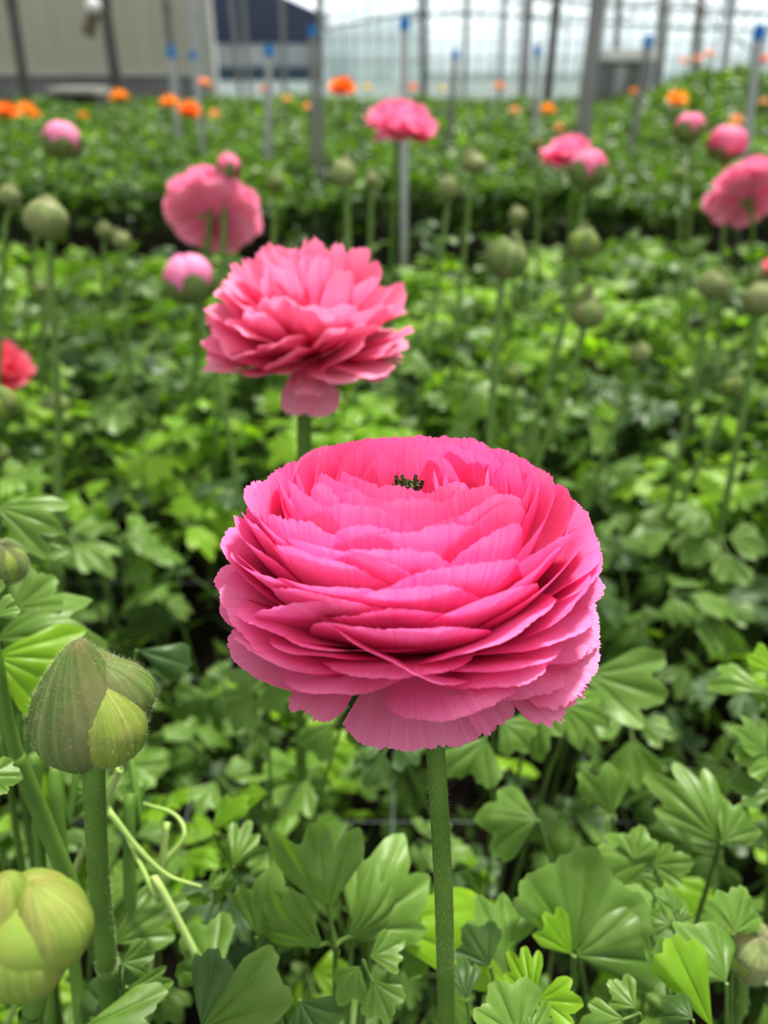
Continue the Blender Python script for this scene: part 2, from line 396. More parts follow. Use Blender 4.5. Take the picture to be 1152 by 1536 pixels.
# ------------------------------------------------------------------ leaves
def blade(mb, M, size, tone, nphi=46, nr=8, lobes=3, spread=48, deep=.5, cup=.25, droop=.25, mat=0, fat=1.0):
    """rounded lobes (ellipses seen from the leaf foot) joined by a web, with shallow scallops at the rim"""
    S = R_(spread); ph = np.linspace(-1, 1, nphi) * (S + R_(24))
    cs = np.linspace(-S, S, lobes) * (lobes - 1) / lobes * 1.15 if lobes > 1 else np.zeros(1)
    r = np.zeros(nphi); vein = np.zeros(nphi); near = np.full(nphi, 9.0)
    for k, c in enumerate(cs):
        L = (1.0 - .22 * abs(c) / R_(60)) * rng.uniform(.84, 1.04); d = ph - c
        a_, c_ = .28 * L, .72 * L; b_ = fat * L * (min(.29, .40 * 2.3 * S / lobes) if lobes > 1 else .36) * rng.uniform(.88, 1.12)
        A = np.cos(d)**2 / a_**2 + np.sin(d)**2 / b_**2; B = -2 * c_ * np.cos(d) / a_**2; Cc = c_**2 / a_**2 - 1
        disc = B * B - 4 * A * Cc; t = np.where((disc > 0) & (np.cos(d) > 0), (-B + np.sqrt(np.maximum(disc, 0))) / (2 * A), 0)
        t *= 1 - .055 * np.abs(np.sin(d * 8.0 + rng.uniform(-.5, .5))) ** 6 - .03 * np.abs(np.sin(d * 17 + rng.uniform(0, 3))) ** 4
        r = np.maximum(r, t); near = np.minimum(near, np.abs(d)); vein = np.maximum(vein, np.exp(-(d / .035) ** 2))
    r = np.maximum(r, (1 - deep) * np.clip(1.1 - (np.abs(ph) / (S + R_(12))) ** 4, .06, 1))
    rho = np.linspace(.02, 1, nr)
    RR = rho[:, None] * r[None, :]; PH = ph[None, :] + 0 * RR
    PH = PH * (1 - .22 * (1 - rho[:, None]))
    x = RR * np.sin(PH); y = RR * np.cos(PH)
    p1, p2 = rng.uniform(0, 6, 2)
    z = cup * (np.abs(x) ** 1.6) - droop * RR ** 2.2 + .30 * RR * np.clip(near, 0, .3)[None, :] ** .8 - .9 * RR * np.clip(near, 0, .5)[None, :] ** 2 * rho[:, None] + .05 * np.sin(y * 7 + p1) * RR + .05 * np.sin(x * 9 + p2) * RR
    p = size * np.stack([x, y, z], -1)
    vn = vein[None, :] * np.clip(1.1 - rho[:, None], 0, 1)
    mb.add(p @ M[:3, :3].T + M[:3, 3], grid_faces(nr, nphi), mat, pv=(rho[:, None] + 0 * RR).ravel(), pu=(PH).ravel(), tone=np.full(nphi * nr, tone), vein=vn.ravel())
def frame(o, ydir, nrm):
    y = np.asarray(ydir, float); y /= np.linalg.norm(y); z = np.asarray(nrm, float); z = z - y * (z @ y); z /= np.linalg.norm(z) + 1e-9
    x = np.cross(y, z); M = np.eye(4); M[:3, 0] = x; M[:3, 1] = y; M[:3, 2] = z; M[:3, 3] = o; return M
def compound(mb, foot, joint, ydir, nrm, size, tone, hi=True, parts=3, stalk=True, deep=None, spread=None):
    """one leaf: a stalk from foot to joint and one to five lobed leaflets"""
    y = np.asarray(ydir, float); y /= np.linalg.norm(y); n = np.asarray(nrm, float); n = n - y * (n @ y); n /= np.linalg.norm(n)
    x = np.cross(y, n)
    q = dict(nphi=46, nr=8) if hi else dict(nphi=19, nr=4)
    if stalk:
        foot = np.asarray(foot, float); j = np.asarray(joint, float)
        mid = foot * .45 + j * .55; mid[2] = foot[2] * .35 + j[2] * .65
        tube(mb, [foot, mid, j], .0014 * size / .035 + .0004, .0006 * size / .035 + .0002, 1, 6 if hi else 4, 4 if hi else 2)
    angs = {1: [0], 2: [-28, 32], 3: [0, -66, 66], 5: [0, -42, 42, -95, 95]}[parts]
    for k, a in enumerate(angs):
        a = R_(a + rng.normal(0, 7)); yd = y * math.cos(a) + x * math.sin(a)
        sz = size * (1 if k == 0 else .86 if k < 3 else .6) * rng.uniform(.9, 1.1)
        gap = size * (.42 if k == 0 and parts > 1 else .14 if parts > 1 else .02)
        o = joint + yd * gap + n * .002 * (k % 2)
        if gap > .004: tube(mb, [joint, joint + yd * gap * .5 - n * .0008, o + yd * sz * .06], .0008 * size / .035 + .0002, .0006 * size / .035 + .0002, 1, 5 if hi else 3, 2)
        nn = n + x * rng.normal(0, .22) + y * rng.normal(0, .22) - yd * .0
        yd2 = yd - n * rng.uniform(-.05, .25)
        blade(mb, frame(o, yd2, nn), sz, float(np.clip(tone + rng.normal(0, .14), 0, 1)), lobes=int(rng.choice([3, 3, 3, 2, 4])) if parts > 1 else 1 if spread and spread < 22 else int(rng.choice([2, 3])) if spread and spread < 38 else int(rng.choice([3, 3, 4])), spread=spread or rng.uniform(34, 52), deep=deep or rng.uniform(.42, .64), cup=rng.uniform(-.35, .45), droop=rng.uniform(-.1, .65), mat=0, **q)
def rand_leaf(hi, h, out, size, tone):
    mb = MB()
    foot = np.array([.004, 0, 0.0]); j = np.array([out, rng.normal(0, .008), h])
    tl = rng.uniform(-.55, .25); y = np.array([1, rng.normal(0, .25), tl]); n = np.array([-tl * .8 + rng.normal(0, .25), rng.normal(0, .3), 1])
    compound(mb, foot, j, y, n, size, tone, hi, parts=int(rng.choice([3, 3, 3, 1, 5])))
    return mb

# ================================================================== SETTING
g = MB(); g.add([(-60, -1, 0), (60, -1, 0), (60, 90, 0), (-60, 90, 0)], [(0, 1, 2, 3)])
struct('ground', g, SOIL)
g = MB(); g.add([(-60, 8.9, .006), (60, 8.9, .006), (60, 89, .006), (-60, 89, .006)], [(0, 1, 2, 3)])
struct('floor', g, PAVE)
# raised soil of the beds
# left wall: sheet panels over a dark base
WY = 10.5
xr = PY(312, 100, WY)[0]
w = MB()
box(w, (-12, WY, .47), (xr, WY + .12, 5.0)); struct('wall_left', w, CLAD)
w = MB(); box(w, (-12, WY - .02, 0), (xr, WY + .12, .415)); struct('baseboard_left', w, CLADB)
w = MB(); box(w, (-12, WY - .05, .415), (xr, WY + .12, .47)); struct('trim_1', w, SILL)
w = MB(); box(w, (xr, WY - .05, 0), (xr + .09, WY + .14, 5.0)); struct('trim_2', w, SILL)
# glass wall at the back with frame bars
GY = 45.0
gx0 = PY(478, 90, GY)[0]
w = MB(); w.add([(gx0, GY, 0), (30, GY, 0), (30, GY, 12), (gx0, GY, 12)], [(0, 1, 2, 3)])
gl = struct('window_1', w, GLASS)
w = MB()
for i, x in enumerate(np.arange(gx0, 30, .62)):
    t = .05 if i % 4 else .10
    box(w, (x - t / 2, GY - .15, 0), (x + t / 2, GY - .05, 12))
for z in (.15, .9, 1.6, 2.1, 2.7, 3.3, 3.9):
    box(w, (gx0, GY - .2, z), (30, GY - .12, z + .05))
struct('trim_3', w, FRAME)
# low glass gable in front of it (roof line falling to the left)
a = PY(480, 44, 36); b = PY(640, 14, 36)
w = MB(); w.add([(a[0], 36, 0), (b[0], 36, 0), (b[0], 36, b[2]), (a[0], 36, a[2])], [(0, 1, 2, 3)])
struct('window_2', w, GLASS)
w = MB()
tube(w, [a + [0, -.06, 0], b + [0, -.06, 0]], .07, None, 0, 6, 1)
for k in np.linspace(0, 1, 10):
    p = a * (1 - k) + b * k; box(w, (p[0] - .03, 35.9, 0), (p[0] + .03, 35.96, p[2]))
for z in (.7, 1.5):
    box(w, (a[0], 35.88, z), (b[0], 35.92, z + .06))
struct('trim_4', w, FRAME)

# navy screened building
t = thing('screened_building', 'dark navy screened building with sloping roof edge between grey wall and glass', 'building', (0, 40, 0))
e0, e1, e2 = PY(300, -60, 40), PY(428, -4, 40), PY(481, 20, 40)
zb = PY(400, 66, 40)[2]; zc = PY(400, 100, 40)[2]
m = MB(); z3 = [(e0[0] - 3, 0, zb), (e2[0], 0, zb), (e2[0], 0, e2[2]), (e1[0], 0, e1[2]), (e0[0] - 3, 0, e0[2] + 1), ]
m.add([z3[0], z3[1], z3[2], z3[3]], [(0, 1, 2, 3)]); m.add([z3[0], z3[3], z3[4], z3[0]], [(0, 1, 2, 3)])
m.build('navy_screen', NAVY, t, False)
m = MB(); box(m, (e0[0] - 3, .02, zc), (e2[0], .3, zb)); m.build('pale_band', BAND, t, False)
m = MB(); box(m, (e0[0] - 3, .0, 0), (e2[0], .3, zc)); m.build('blue_lower_wall', TEALD, t, False)
m = MB(); box(m, (e2[0] - .02, -.1, 0), (e2[0] + .25, .1, e2[2] + .05)); m.build('corner_post', FRAME, t, False)

# ------------------------------------------------ columns and stakes
def column(x0, x1, y1, wpx, Y, mat, label, name='greenhouse_column', cat='column', top=6.0, group=None):
    """bottom seen at (x1,y1); upright, slight lean to reach (x0,0)"""
    b = PY(x1, y1, Y); a = PY(x0, 0, Y)
    d = np.linalg.norm(PY(x1, y1, Y) - CAM); wd = wpx * (b - CAM) @ FWD / F
    dx = (a[0] - b[0]) / max(.01, a[2] - b[2])
    gx = b[0] - dx * b[2] * 0
    t = thing(name, label, cat, (gx, Y, 0), group)
    m = MB(); h = wd / 2
    def sec(z): return [(dx * z - h, -h, z), (dx * z + h, -h, z), (dx * z + h, h, z), (dx * z - h, h, z)]
    m.add(sec(0) + sec(top), [(0,1,5,4),(1,2,6,5),(2,3,7,6),(3,0,4,7),(4,5,6,7),(0,3,2,1)]); m.build('post', mat, t, False)
    m = MB(); k = h * 1.9
    box(m, (-k, -k, 0), (k, k, .012)); m.build('base_plate', mat, t, False)
    m = MB(); zz = .95
    box(m, (dx * zz - h * 1.25, -h * 1.25, zz), (dx * zz + h * 1.25, h * 1.25, zz + h)); m.build('clamp', mat, t, False)
    return t
column(897, 872, 205, 19, 3.0, GALV, 'thick grey column leaning right, nearest and widest of the columns')
column(835, 822, 130, 11, 8.8, DARKST, 'dark brown column left of the thick leaning grey column')
column(637, 636, 132, 9, 9.0, DARKST, 'dark slim column just right of the blue-capped stake behind pink flower')
column(793, 786, 132, 10, 9.4, GALV, 'grey column directly left of the dark brown column')
column(757, 752, 130, 7, 9.8, GALVL, 'pale slim column between two grey columns above far plants')
column(933, 926, 125, 8, 9.3, GALV, 'grey slim column rising behind the grey cabinet')
column(1001, 990, 118, 10, 8.8, GALV, 'grey column to the right of the grey cabinet')
column(1058, 1047, 110, 8, 8.9, TAN, 'brownish slim column behind the peach flowers at right')
column(1104, 1093, 110, 9, 9.3, GALVL, 'pale column at right between peach flowers and blue-capped stake')
column(14, 36, 140, 11, 7.6, DARKST, 'dark grey column at far left against the grey wall')
column(156, 176, 130, 13, 7.6, DARKST, 'dark grey column behind white lamp against the grey wall')
column(248, 262, 135, 11, 8.2, GREYP, 'mid grey column on the right half of the grey wall')
column(286, 298, 135, 10, 9.0, GALVL, 'pale column near the right end of the grey wall')
column(347, 360, 128, 6, 9.4, GALV, 'pale column left in front of the navy building')
column(364, 374, 126, 5, 10.2, GALV, 'thin pale column close beside another in front of navy building')
column(421, 425, 126, 6, 9.6, GALV, 'grey column in the middle of the navy building')
column(474, 476, 215, 8, 2.5, GREYP, 'brownish post at the right edge of navy building')
column(700, 697, 130, 5, 9.8, GALV, 'thin grey column between dark slim column and pale column')

def stake(tx, ty, bx, by, wpx, label, mat=GALVL, capr=1.0, cap=True):
    # foot of visible part lies in the canopy (z about .24)
    r = FWD + (bx - 576) / F * RIGHT + (768 - by) / F * UP
    s = (.27 - .5) / r[2]; b = CAM + r * s; Y = b[1]; a = PY(tx, ty, Y)
    rad = .42 * wpx * ((b - CAM) @ FWD) / F
    d = (b - a) / (a[2] - b[2]); foot = b + d * b[2]
    t = thing('support_stake', label, 'stake', tuple(foot), 'plant support stakes')
    m = MB(); tube(m, [(0, 0, 0), (a - foot) * .5, a - foot], rad, None, 0, 8, 3); m.build('pole', mat, t)
    if cap:
        m = MB(); c = a - foot; rr = rad * 1.4 * capr
        tube(m, [c + [0, 0, -rr * 1.1], c + [0, 0, -rr * .4], c + [0, 0, rr * .4], c + [0, 0, rr * .8]], rr, rr * .7, 0, 10, 2); m.build('cap', BLUE, t)
    return t
stake(607, 33, 606, 330, 13, 'pale stake with blue cap behind the pink flower at top centre')
stake(404, 74, 402, 215, 12, 'pale stake with blue cap in front of the navy building')
stake(468, 45, 471, 225, 11, 'grey stake with blue cap at the right end of navy building', GALV)
stake(256, 76, 266, 192, 12, 'pale stake with blue cap right of two orange flowers')
stake(289, 82, 302, 200, 9, 'thin pale stake with faded blue cap near end of grey wall')
stake(1139, 46, 1119, 225, 16, 'thick pale stake with blue cap at the right edge')
stake(973, 60, 948, 215, 12, 'grey leaning stake with blue cap in front of grey cabinet', GALV)
stake(806, 74, 803, 215, 10, 'pale stake with small blue cap left of dark brown column')
stake(683, 80, 676, 195, 10, 'grey stake with dark blue cap right of top centre pink flower', GALV)

# hanging lamp
lp = PY(140, 10, 6.5); t = thing('hanging_lamp', 'white lamp with tan housing hanging before the grey wall', 'lamp', tuple(lp))
m = MB(); ball(m, .055, 1.0, rot(loc=(0, 0, 0))); m.build('white_head', WHITE, t)
m = MB(); tube(m, [(0, 0, -.03), (-.045, 0, -.11), (-.075, 0, -.17)], .042, .05, 0, 10, 3); m.build('housing', TAN, t)
m = MB(); tube(m, [(0, 0, .05), (0, 0, 1.2), (0, 0, 5.4 - lp[2] + 0)], .006, None, 0, 5, 2); m.build('cable', DARKST, t)
# grey cabinet with a white lid
c0 = PY(897, 128, 8.6); c1 = PY(972, 84, 8.6); t = thing('field_cabinet', 'grey cabinet with white lid among the far plants', 'cabinet', ((c0[0] + c1[0]) / 2, 8.6, 0))
hw = (c1[0] - c0[0]) / 2; zt = c1[2]
m = MB(); box(m, (-hw, -.2, 0), (hw, .2, zt - .04)); m.build('body', GREYP, t, False)
m = MB(); box(m, (-hw * .55, -.212, .1), (-hw * .1, -.2, zt - .08)); m.build('front_panel', GALVL, t, False)
m = MB(); box(m, (-hw * 1.1, -.24, zt - .04), (hw * 1.1, .24, zt + .05)); m.build('lid', WHITE, t, False)
# low bench at left
c0 = PY(86, 140, 8.2); c1 = PY(152, 131, 8.2); t = thing('low_bench', 'low bench with pale top behind orange flowers at left', 'bench', ((c0[0] + c1[0]) / 2, 8.2, 0))
hw = (c1[0] - c0[0]) / 2
m = MB(); box(m, (-hw, -.25, c1[2] - .05), (hw, .25, c1[2])); m.build('bench_top', SILL, t, False)
for sx in (-1, 1):
    m = MB(); box(m, (sx * hw * .9 - .03, -.2, 0), (sx * hw * .9 + .03, .2, c1[2] - .05)); m.build('leg', DARKST, t, False)
m = MB(); box(m, (-hw * .86, .0, .08), (hw * .86, .03, c1[2] - .06)); m.build('back_panel', DARKST, t, False)
# overhead roof bars seen at the top right
def bar(pix, Y, r, name, label):
    m = MB(); pts = [PY(x, y, Y) for x, y in pix]; c = pts[0].copy()
    tube(m, [p - c for p in pts], r, None, 0, 6, 4); o = m.build(name, FRAME if r > .02 else GALV); o.location = c
    o['kind'] = 'structure'; return o
bar([(640, -30), (760, -12), (900, 6), (1010, 11), (1160, 21)], 18, .045, 'trim_5', '')
bar([(600, 32), (690, 18), (840, 30), (1160, 46)], 34, .07, 'trim_6', '')
bar([(1020, -5), (1080, 40), (1152, 95)], 10, .012, 'trim_7', '')
bar([(740, -20), (800, 22), (850, 40)], 24, .03, 'trim_8', '')
bar([(1000, -10), (960, 10), (930, 34)], 20, .025, 'trim_9', '')
bar([(480, 30), (560, 10), (640, -8)], 30, .03, 'trim_10', '')

# ================================================================== FLOWERS
def head_depth(real, px): return real * F / px
def stemmed(name, label, cat, top, pix, r0, r1, group=None, hairs=0, mat=STEM, ground=None, extra=None):
    pts = [np.asarray(top)] + [p if len(p) == 3 else None for p in pix]
    c = [np.asarray(top)]
    for q in pix:
        if len(q) == 3: c.append(P(*q))
        else: c.append(PY(q[0], q[1], top[1]))
    base = ground_from(c[-2], c[-1]) if ground is None else np.asarray(ground)
    c.append(base)
    t = thing(name, label, cat, tuple(base), group)
    m = MB(); cc, rad = tube(m, sub(c, base), r0, r1, 0, 12 if hairs else 8, 6)
    so = m.build('stem', mat, t)
    if hairs:
        a = np.linspace(0, 2 * math.pi, 13); k = max(4, int(len(cc) * .75))
        gsheet = np.stack([[cc[i] + rad[i] * np.array([math.cos(q), math.sin(q), 0]) for q in a] for i in range(k)])
        # hairs grow straight out from the stem axis
        hm = MB(); n = hairs; i = rng.integers(0, k - 1, n); f = rng.random(n)[:, None]; q = rng.uniform(0, 6.283, n)
        d = np.stack([np.cos(q), np.sin(q), rng.normal(0, .25, n)], -1); ctr = cc[i] * (1 - f) + cc[i + 1] * f
        p = ctr + d * (rad[i] * .95)[:, None]; L = rng.uniform(.0003, .0008, n)[:, None]; w = .000016
        sd = np.stack([-np.sin(q), np.cos(q), 0 * q], -1) * w
        hm.add(np.stack([p - sd, p + sd, p + d * L + sd * .3, p + d * L - sd * .3], 1), np.arange(n * 4).reshape(-1, 4))
        tag(hm.build('stem_hair', HAIR, so, False), kind='stuff')
    return t, base

# ---- main flower
R1 = .0395
d1 = head_depth(2 * R1, 563) * 1.0
T1 = rot(-7, 2, 20)[:3, :3]
C1 = P(612, 888, d1) - T1 @ np.array([0, 0, .22 * R1])
t, base = stemmed('ranunculus_flower', 'large sharp bright pink flower with many layered petals in the centre', 'flower',
                  C1 + [0, 0, -.001], [(640, 1000, .152), (650, 1085, .153), (658, 1200, .158), (665, 1330, .168), (668, 1440, .182), (670, 1540, .198)], .0018, .0023, hairs=3000)
MAINBASE = base
M1 = np.eye(4); M1[:3, :3] = T1; M1[:3, 3] = C1 - base
for k, mb in enumerate(bloom(R1, 150, 88, 16, M1, 'rose', a0=84, a1=-9, dome=.76, z0=.24, Wi=50, Wo=28, ruff=.030, serr=.014)):
    mb.build('inner_petal' if k < 60 else 'petal', PINK, t)
# drooping petals below
for th, s, z, tau, W in ((-86, .72, -.17, -34, 36), (-58, .80, -.03, -20, 9), (-126, .86, .03, -20, 13), (-38, .98, .03, -20, 15), (-30, 1.0, .10, -14, 20)):
    mb = MB(); petal(mb, R1, (s, z), R_(tau), R_(0), R_(th), R_(W), 88, 16, .97, .10, 5, .012, .03, M=rot(0, 0, 0, C1 - base)); mb.build('petal', PINK, t)
m = MB(); MT = M1.copy(); MT[:3, 3] = M1[:3, 3] + T1 @ np.array([0, 0, R1 * .77])
ball(m, R1 * .07, .8, MT, 8)
for k in range(18):
    a = k * 2.4; rr = R1 * .065 * math.sqrt((k + 1) / 18); q = C1 - base + T1 @ np.array([rr * math.cos(a), rr * math.sin(a), R1 * .81])
    tube(m, [q, q + T1 @ np.array([rr * .3 * math.cos(a), rr * .3 * math.sin(a), R1 * rng.uniform(.02, .06)])], R1 * .014, R1 * .010, 0, 5, 1)
m.build('flower_eye', EYE, t)

# ---- second flower
R2 = .040; d2 = head_depth(2 * R2, 322)
C2 = P(463, 500, d2) - np.array([0, 0, .22 * R2])
t, base = stemmed('ranunculus_flower', 'ruffled pink double flower behind and left of the big sharp flower', 'flower', C2, [(457, 600), (456, 690)], .0026, .0030, hairs=0)
M2 = rot(4, 0, 0, C2 - base)
for mb in bloom(R2, 96, 30, 10, M2, 'peony', a0=86, a1=-18, dome=.80, z0=.22, Wi=44, Wo=24, ruff=.055, serr=.03):
    mb.build('petal', PINK2, t)
for th, s, z, tau, W in ((-100, .60, -.34, -42, 24), (-76, .62, -.36, -46, 22), (-160, 1.0, -.02, -15, 20)):
    mb = MB(); petal(mb, R2, (s, z), R_(tau), R_(4), R_(th), R_(W), 30, 10, .95, .3, 3, .03, .03, M=rot(0, 0, 0, C2 - base)); mb.build('petal', PINK2, t)

# ---- blurred flowers
def far_bloom(px, py, size, real, tilt, mat, label, pix, N=46, style='peony', dome=.7, a1=-20, group=None, name='ranunculus_flower', Wo=30, res=(16, 7)):
    R = real / 2; d = head_depth(real, size); C = P(px, py, d)
    M = rot(tilt[0], tilt[1], tilt[2])[:3, :3]; cen = C - M @ np.array([0, 0, .30 * R])
    t, base = stemmed(name, label, 'flower', cen, pix, .0022, .0028, group)
    MM = np.eye(4); MM[:3, :3] = M; MM[:3, 3] = cen - base; tot = MB()
    for mb in bloom(R, N, *res, MM, style, a0=84, a1=a1, dome=dome, z0=.2, Wi=55, Wo=Wo, ruff=.03, serr=.03): tot.addmb(mb)
    tot.build('bloom', mat, t)
    m = MB()
    for k in range(4):
        a = k * 1.571; q = cen - base
        petal(m, R, (.24, -.04), R_(-25), R_(-5), a, R_(26), 7, 5, .3, .5, 2.2, .02, .0, M=MM)
    m.build('sepal_ring', SEPAL, t)
    return t
far_bloom(320, 312, 146, .080, (-62, 8, 0), PINK2, 'pink flower turned away, left behind the ruffled flower', [(311, 372), (306, 420)], 60, a1=-25, dome=.62)
far_bloom(602, 182, 112, .080, (12, 8, 0), PINK2, 'pink flower at top centre in front of a pale stake', [(594, 240), (590, 330)], 56, dome=.6)
far_bloom(851, 228, 84, .065, (8, -8, 0), PINK2, 'pink flower at upper right with a green bud at its left', [(858, 262), (855, 330)], 44, dome=.7)
far_bloom(1118, 288, 122, .085, (-58, -6, 0), PINK2, 'pink flower turned away at the right edge', [(1129, 330), (1127, 420), (1126, 520)], 60, a1=-25, dome=.62)
far_bloom(-2, 545, 105, .065, (10, 30, 0), CORAL, 'coral pink flower cut by the left edge', [(0, 640), (2, 720)], 44)
far_bloom(62, 612, 44, .045, (0, 0, 0), CORAL, 'small dark coral bloom low behind the left edge buds', [(66, 660), (66, 720)], 26)
far_bloom(1166, 400, 50, .05, (0, 0, 0), CORAL, 'sliver of a pink flower at the right edge', [(1164, 460), (1162, 520)], 26)
OR = 'orange flowers in the far bed'
for px, py, s, mat, label in (
    (513, 129, 45, ORANGE, 'largest deep orange flower, right of the navy building'),
    (179, 144, 36, AMBER, 'orange flower left of the orange pair before the grey wall'),
    (254, 152, 34, AMBER, 'amber flower, left one of the touching orange pair'),
    (283, 163, 38, ORANGE, 'deep orange flower, right one of the touching orange pair'),
    (10, 166, 42, ORANGE, 'deep orange flower at the left edge'),
    (38, 163, 36, AMBER, 'amber flower touching the orange one at the left edge'),
    (50, 171, 24, AMBER, 'small amber flower in front of the left edge pair'),
    (306, 124, 26, PEACH, 'peach bloom standing at the end of the grey wall'),
    (125, 173, 18, AMBER, 'tiny amber flower above the pink bud at left'),
    (1016, 148, 40, AMBER, 'flat amber flower left of the blue-capped stake at right'),
    (461, 160, 20, PEACH, 'peach flower left below the largest orange flower'),
    (395, 133, 15, ORANGE, 'tiny orange flower beside the blue-capped stake before navy building'),
    (430, 148, 15, PEACH, 'tiny peach flower below the navy building'),
    (321, 170, 18, PEACH, 'small peach flower right of the orange pair'),
    (822, 163, 27, AMBER, 'small amber flower right of a pale stake, above the pink flower'),
    (838, 191, 18, PEACH, 'small peach flower close above the upper right pink flower'),
    (749, 129, 20, AMBER, 'small amber flower at the foot of the pale slim column'),
    (619, 131, 16, ORANGE, 'tiny orange flower above the top centre pink flower'),
    (663, 133, 13, YELLOW, 'tiny yellow flower right of the dark slim column'),
    (551, 130, 13, YELLOW, 'tiny yellow flower right of the largest orange flower'),
    (772, 165, 18, PEACH, 'small peach flower left of the pale stake'),
    (951, 137, 18, AMBER, 'small amber flower below the grey cabinet'),
    (1046, 88, 18, PEACH, 'peach flower on the tall plants at right'),
    (1026, 91, 15, PEACH, 'small peach flower left on the tall plants at right'),
    (1063, 80, 16, PEACH, 'uppermost peach flower on the tall plants at right'),
    (1147, 88, 16, ORANGE, 'small orange flower at right edge beside the thick stake'),
    (1105, 180, 24, PEACH, 'peach flower below the half-open pink bud at right'),
    (1146, 152, 16, PEACH, 'tiny peach flower right of the thick stake')):
    far_bloom(px, py, s, .07 if s > 22 else .055, (rng.uniform(-10, 25), rng.uniform(-12, 12), 0), mat, label, [(px, py + 40)], 22, group=OR, name='orange_flower' if mat in (ORANGE, AMBER) else 'peach_flower' if mat is PEACH else 'yellow_flower', Wo=36, res=(9, 5))

# ---- buds
def bud(px, py, size, real, label, pix, near=False, tilt=(0, 0, 0), mats=(SEPAL, SEPALG), squash=.92, spec=None, hairs=0, cat='flower bud', d=None, stem=(.0020, .0026), point=.25, group='green buds on tall stems'):
    Rb = real / 2; d = d or head_depth(real, size); C = P(px, py, d)
    M = rot(*tilt); top = C - M[:3, :3] @ np.array([0, 0, Rb * squash * .9])
    t, base = stemmed('flower_bud', label, cat, top, pix, stem[0], stem[1], group, hairs=hairs, mat=STEML if not near else STEM)
    MM = M.copy(); MM[:3, 3] = C - base
    m = MB(); ball(m, Rb * .86, squash, MM); m.build('bud_core', mats[1], t)
    if not spec:
        o_ = rng.uniform(0, 72); big = rng.integers(0, 5)
        spec = [(k * 72 + o_ + rng.uniform(-8, 8), rng.uniform(.38, .46), rng.uniform(.48, .58), rng.uniform(.48, .54), 0, rng.uniform(.62, .72) * squash / .92, rng.uniform(-.06, .08), (point + .25 if k == big else rng.uniform(.12, .3))) for k in range(5)]
    for th, W, psi, lay, mi, *lb in spec:
        sm = MB(); pts = lobe(sm, Rb, R_(th), W, psi, lay, *lb[:3], rng.random(), MM) if lb else shell(sm, Rb * .96, R_(th), R_(W), R_(psi), rng.random(), lay, .20 if near else .16, squash, 28 if near else 14, 26 if near else 12, point, MM)
        so = sm.build('sepal', mats[mi], t)
        if near and hairs:
            hm = MB(); fuzz(hm, [pts], 2600, .0010, .000017); tag(hm.build('sepal_hair', HAIR, so, False), kind='stuff')
    return t
# nearest sharp bud, left: one big pointed sepal in front, rounded lobes at right
BIG = [(-122, .26, .74, .66, 0, .86, -.04, .55), (-38, .50, .54, .52, 1, .66, -.06, .10), (22, .48, .52, .50, 0, .58, .20, .08), (150, .36, .62, .55, 0, .80, .0, .2), (85, .40, .60, .50, 0, .74, .0, .2)]
bud(137, 1066, 196, .030, 'sharp hairy green bud with brown tinge on thick stem at lower left', [(141, 1160, .172), (147, 1300, .185), (160, 1440, .205), (168, 1540, .22)], True, (-4, 4, 0), spec=BIG, hairs=2600, stem=(.0022, .0030), squash=.80)
bud(50, 1392, 190, .0185, 'very near blurred yellow-green bud in the bottom left corner', [(46, 1540, .122), (40, 1640, .14)], True, (-12, -4, 0), (SEPALG, SEPALG),
    spec=[(-100, .34, .66, .60, 0, .74, -.22, .12), (-15, .46, .56, .54, 1, .72, .10, .08), (-170, .44, .60, .54, 0, .80, .16, .12), (100, .36, .6, .55, 0, .75, 0, .1)], squash=.85, stem=(.0017, .0020))
LOB = [(-80, .42, .52, .50, 0, .66, 0, .16), (-8, .46, .50, .48, 0, .64, .0, .14), (-150, .46, .50, .48, 0, .64, .02, .14), (60, .40, .50, .50, 0, .66, .0, .3), (130, .42, .52, .5, 0, .66, 0, .2)]
bud(4, 846, 82, .016, 'green bud cut by the left edge above the lit leaves', [(-4, 905), (-10, 980)], True, (0, 12, 0), hairs=300, spec=LOB)
bud(-2, 606, 62, .017, 'textured green bud at left edge below the coral flower', [(-8, 660), (-10, 760)], True, (0, -14, 0))
bud(-2, 680, 36, .013, 'small green bud at left edge under the textured bud', [(-8, 720), (-10, 790)])
bud(1125, 1425, 96, .019, 'hairy curled green bud at the bottom right', [(1112, 1490, .232), (1095, 1560, .25)], True, (8, 10, 0), (SEPALP, SEPALG), hairs=500, stem=(.0018, .0022), squash=.85, spec=[(-95, .34, .50, .62, 0, .74, -.10, .25), (-165, .46, .52, .50, 1, .56, .02, .1), (-20, .46, .52, .50, 1, .58, -.02, .1), (-130, .42, .60, .5, 0, .40, .42, .0), (70, .4, .6, .5, 0, .66, .1, .1)])
bud(760, 389, 70, .026, 'green bud with brown seam on tall stem right of the ruffled flower', [(752, 430), (743, 540), (735, 660)], tilt=(0, 4, 0), mats=(SEPAL, SEPALP))
bud(70, 329, 72, .027, 'lobed green bud on long stem at upper left', [(74, 370), (82, 500), (88, 640), (90, 780)], mats=(SEPALP, SEPALP), spec=LOB)
bud(14, 295, 38, .020, 'round tan bud at the left edge beside lobed bud', [(8, 340), (4, 420)], mats=(SEPALP, SEPALP))
bud(343, 251, 40, .021, 'dark pinkish bud standing before the turned-away pink flower', [(338, 300), (334, 400)], mats=(SEPAL, PINK2), spec=[(k * 72, 34, 105, 1.02, 0) for k in range(5)] + [(k * 90 + 20, 50, 168, .95, 1) for k in range(4)])
bud(515, 262, 46, .024, 'pale green bud above the ruffled flower', [(520, 300), (523, 370)], mats=(SEPALP, SEPALP))
bud(413, 276, 33, .021, 'small green bud left of pale bud above the ruffled flower', [(412, 310), (410, 370)])
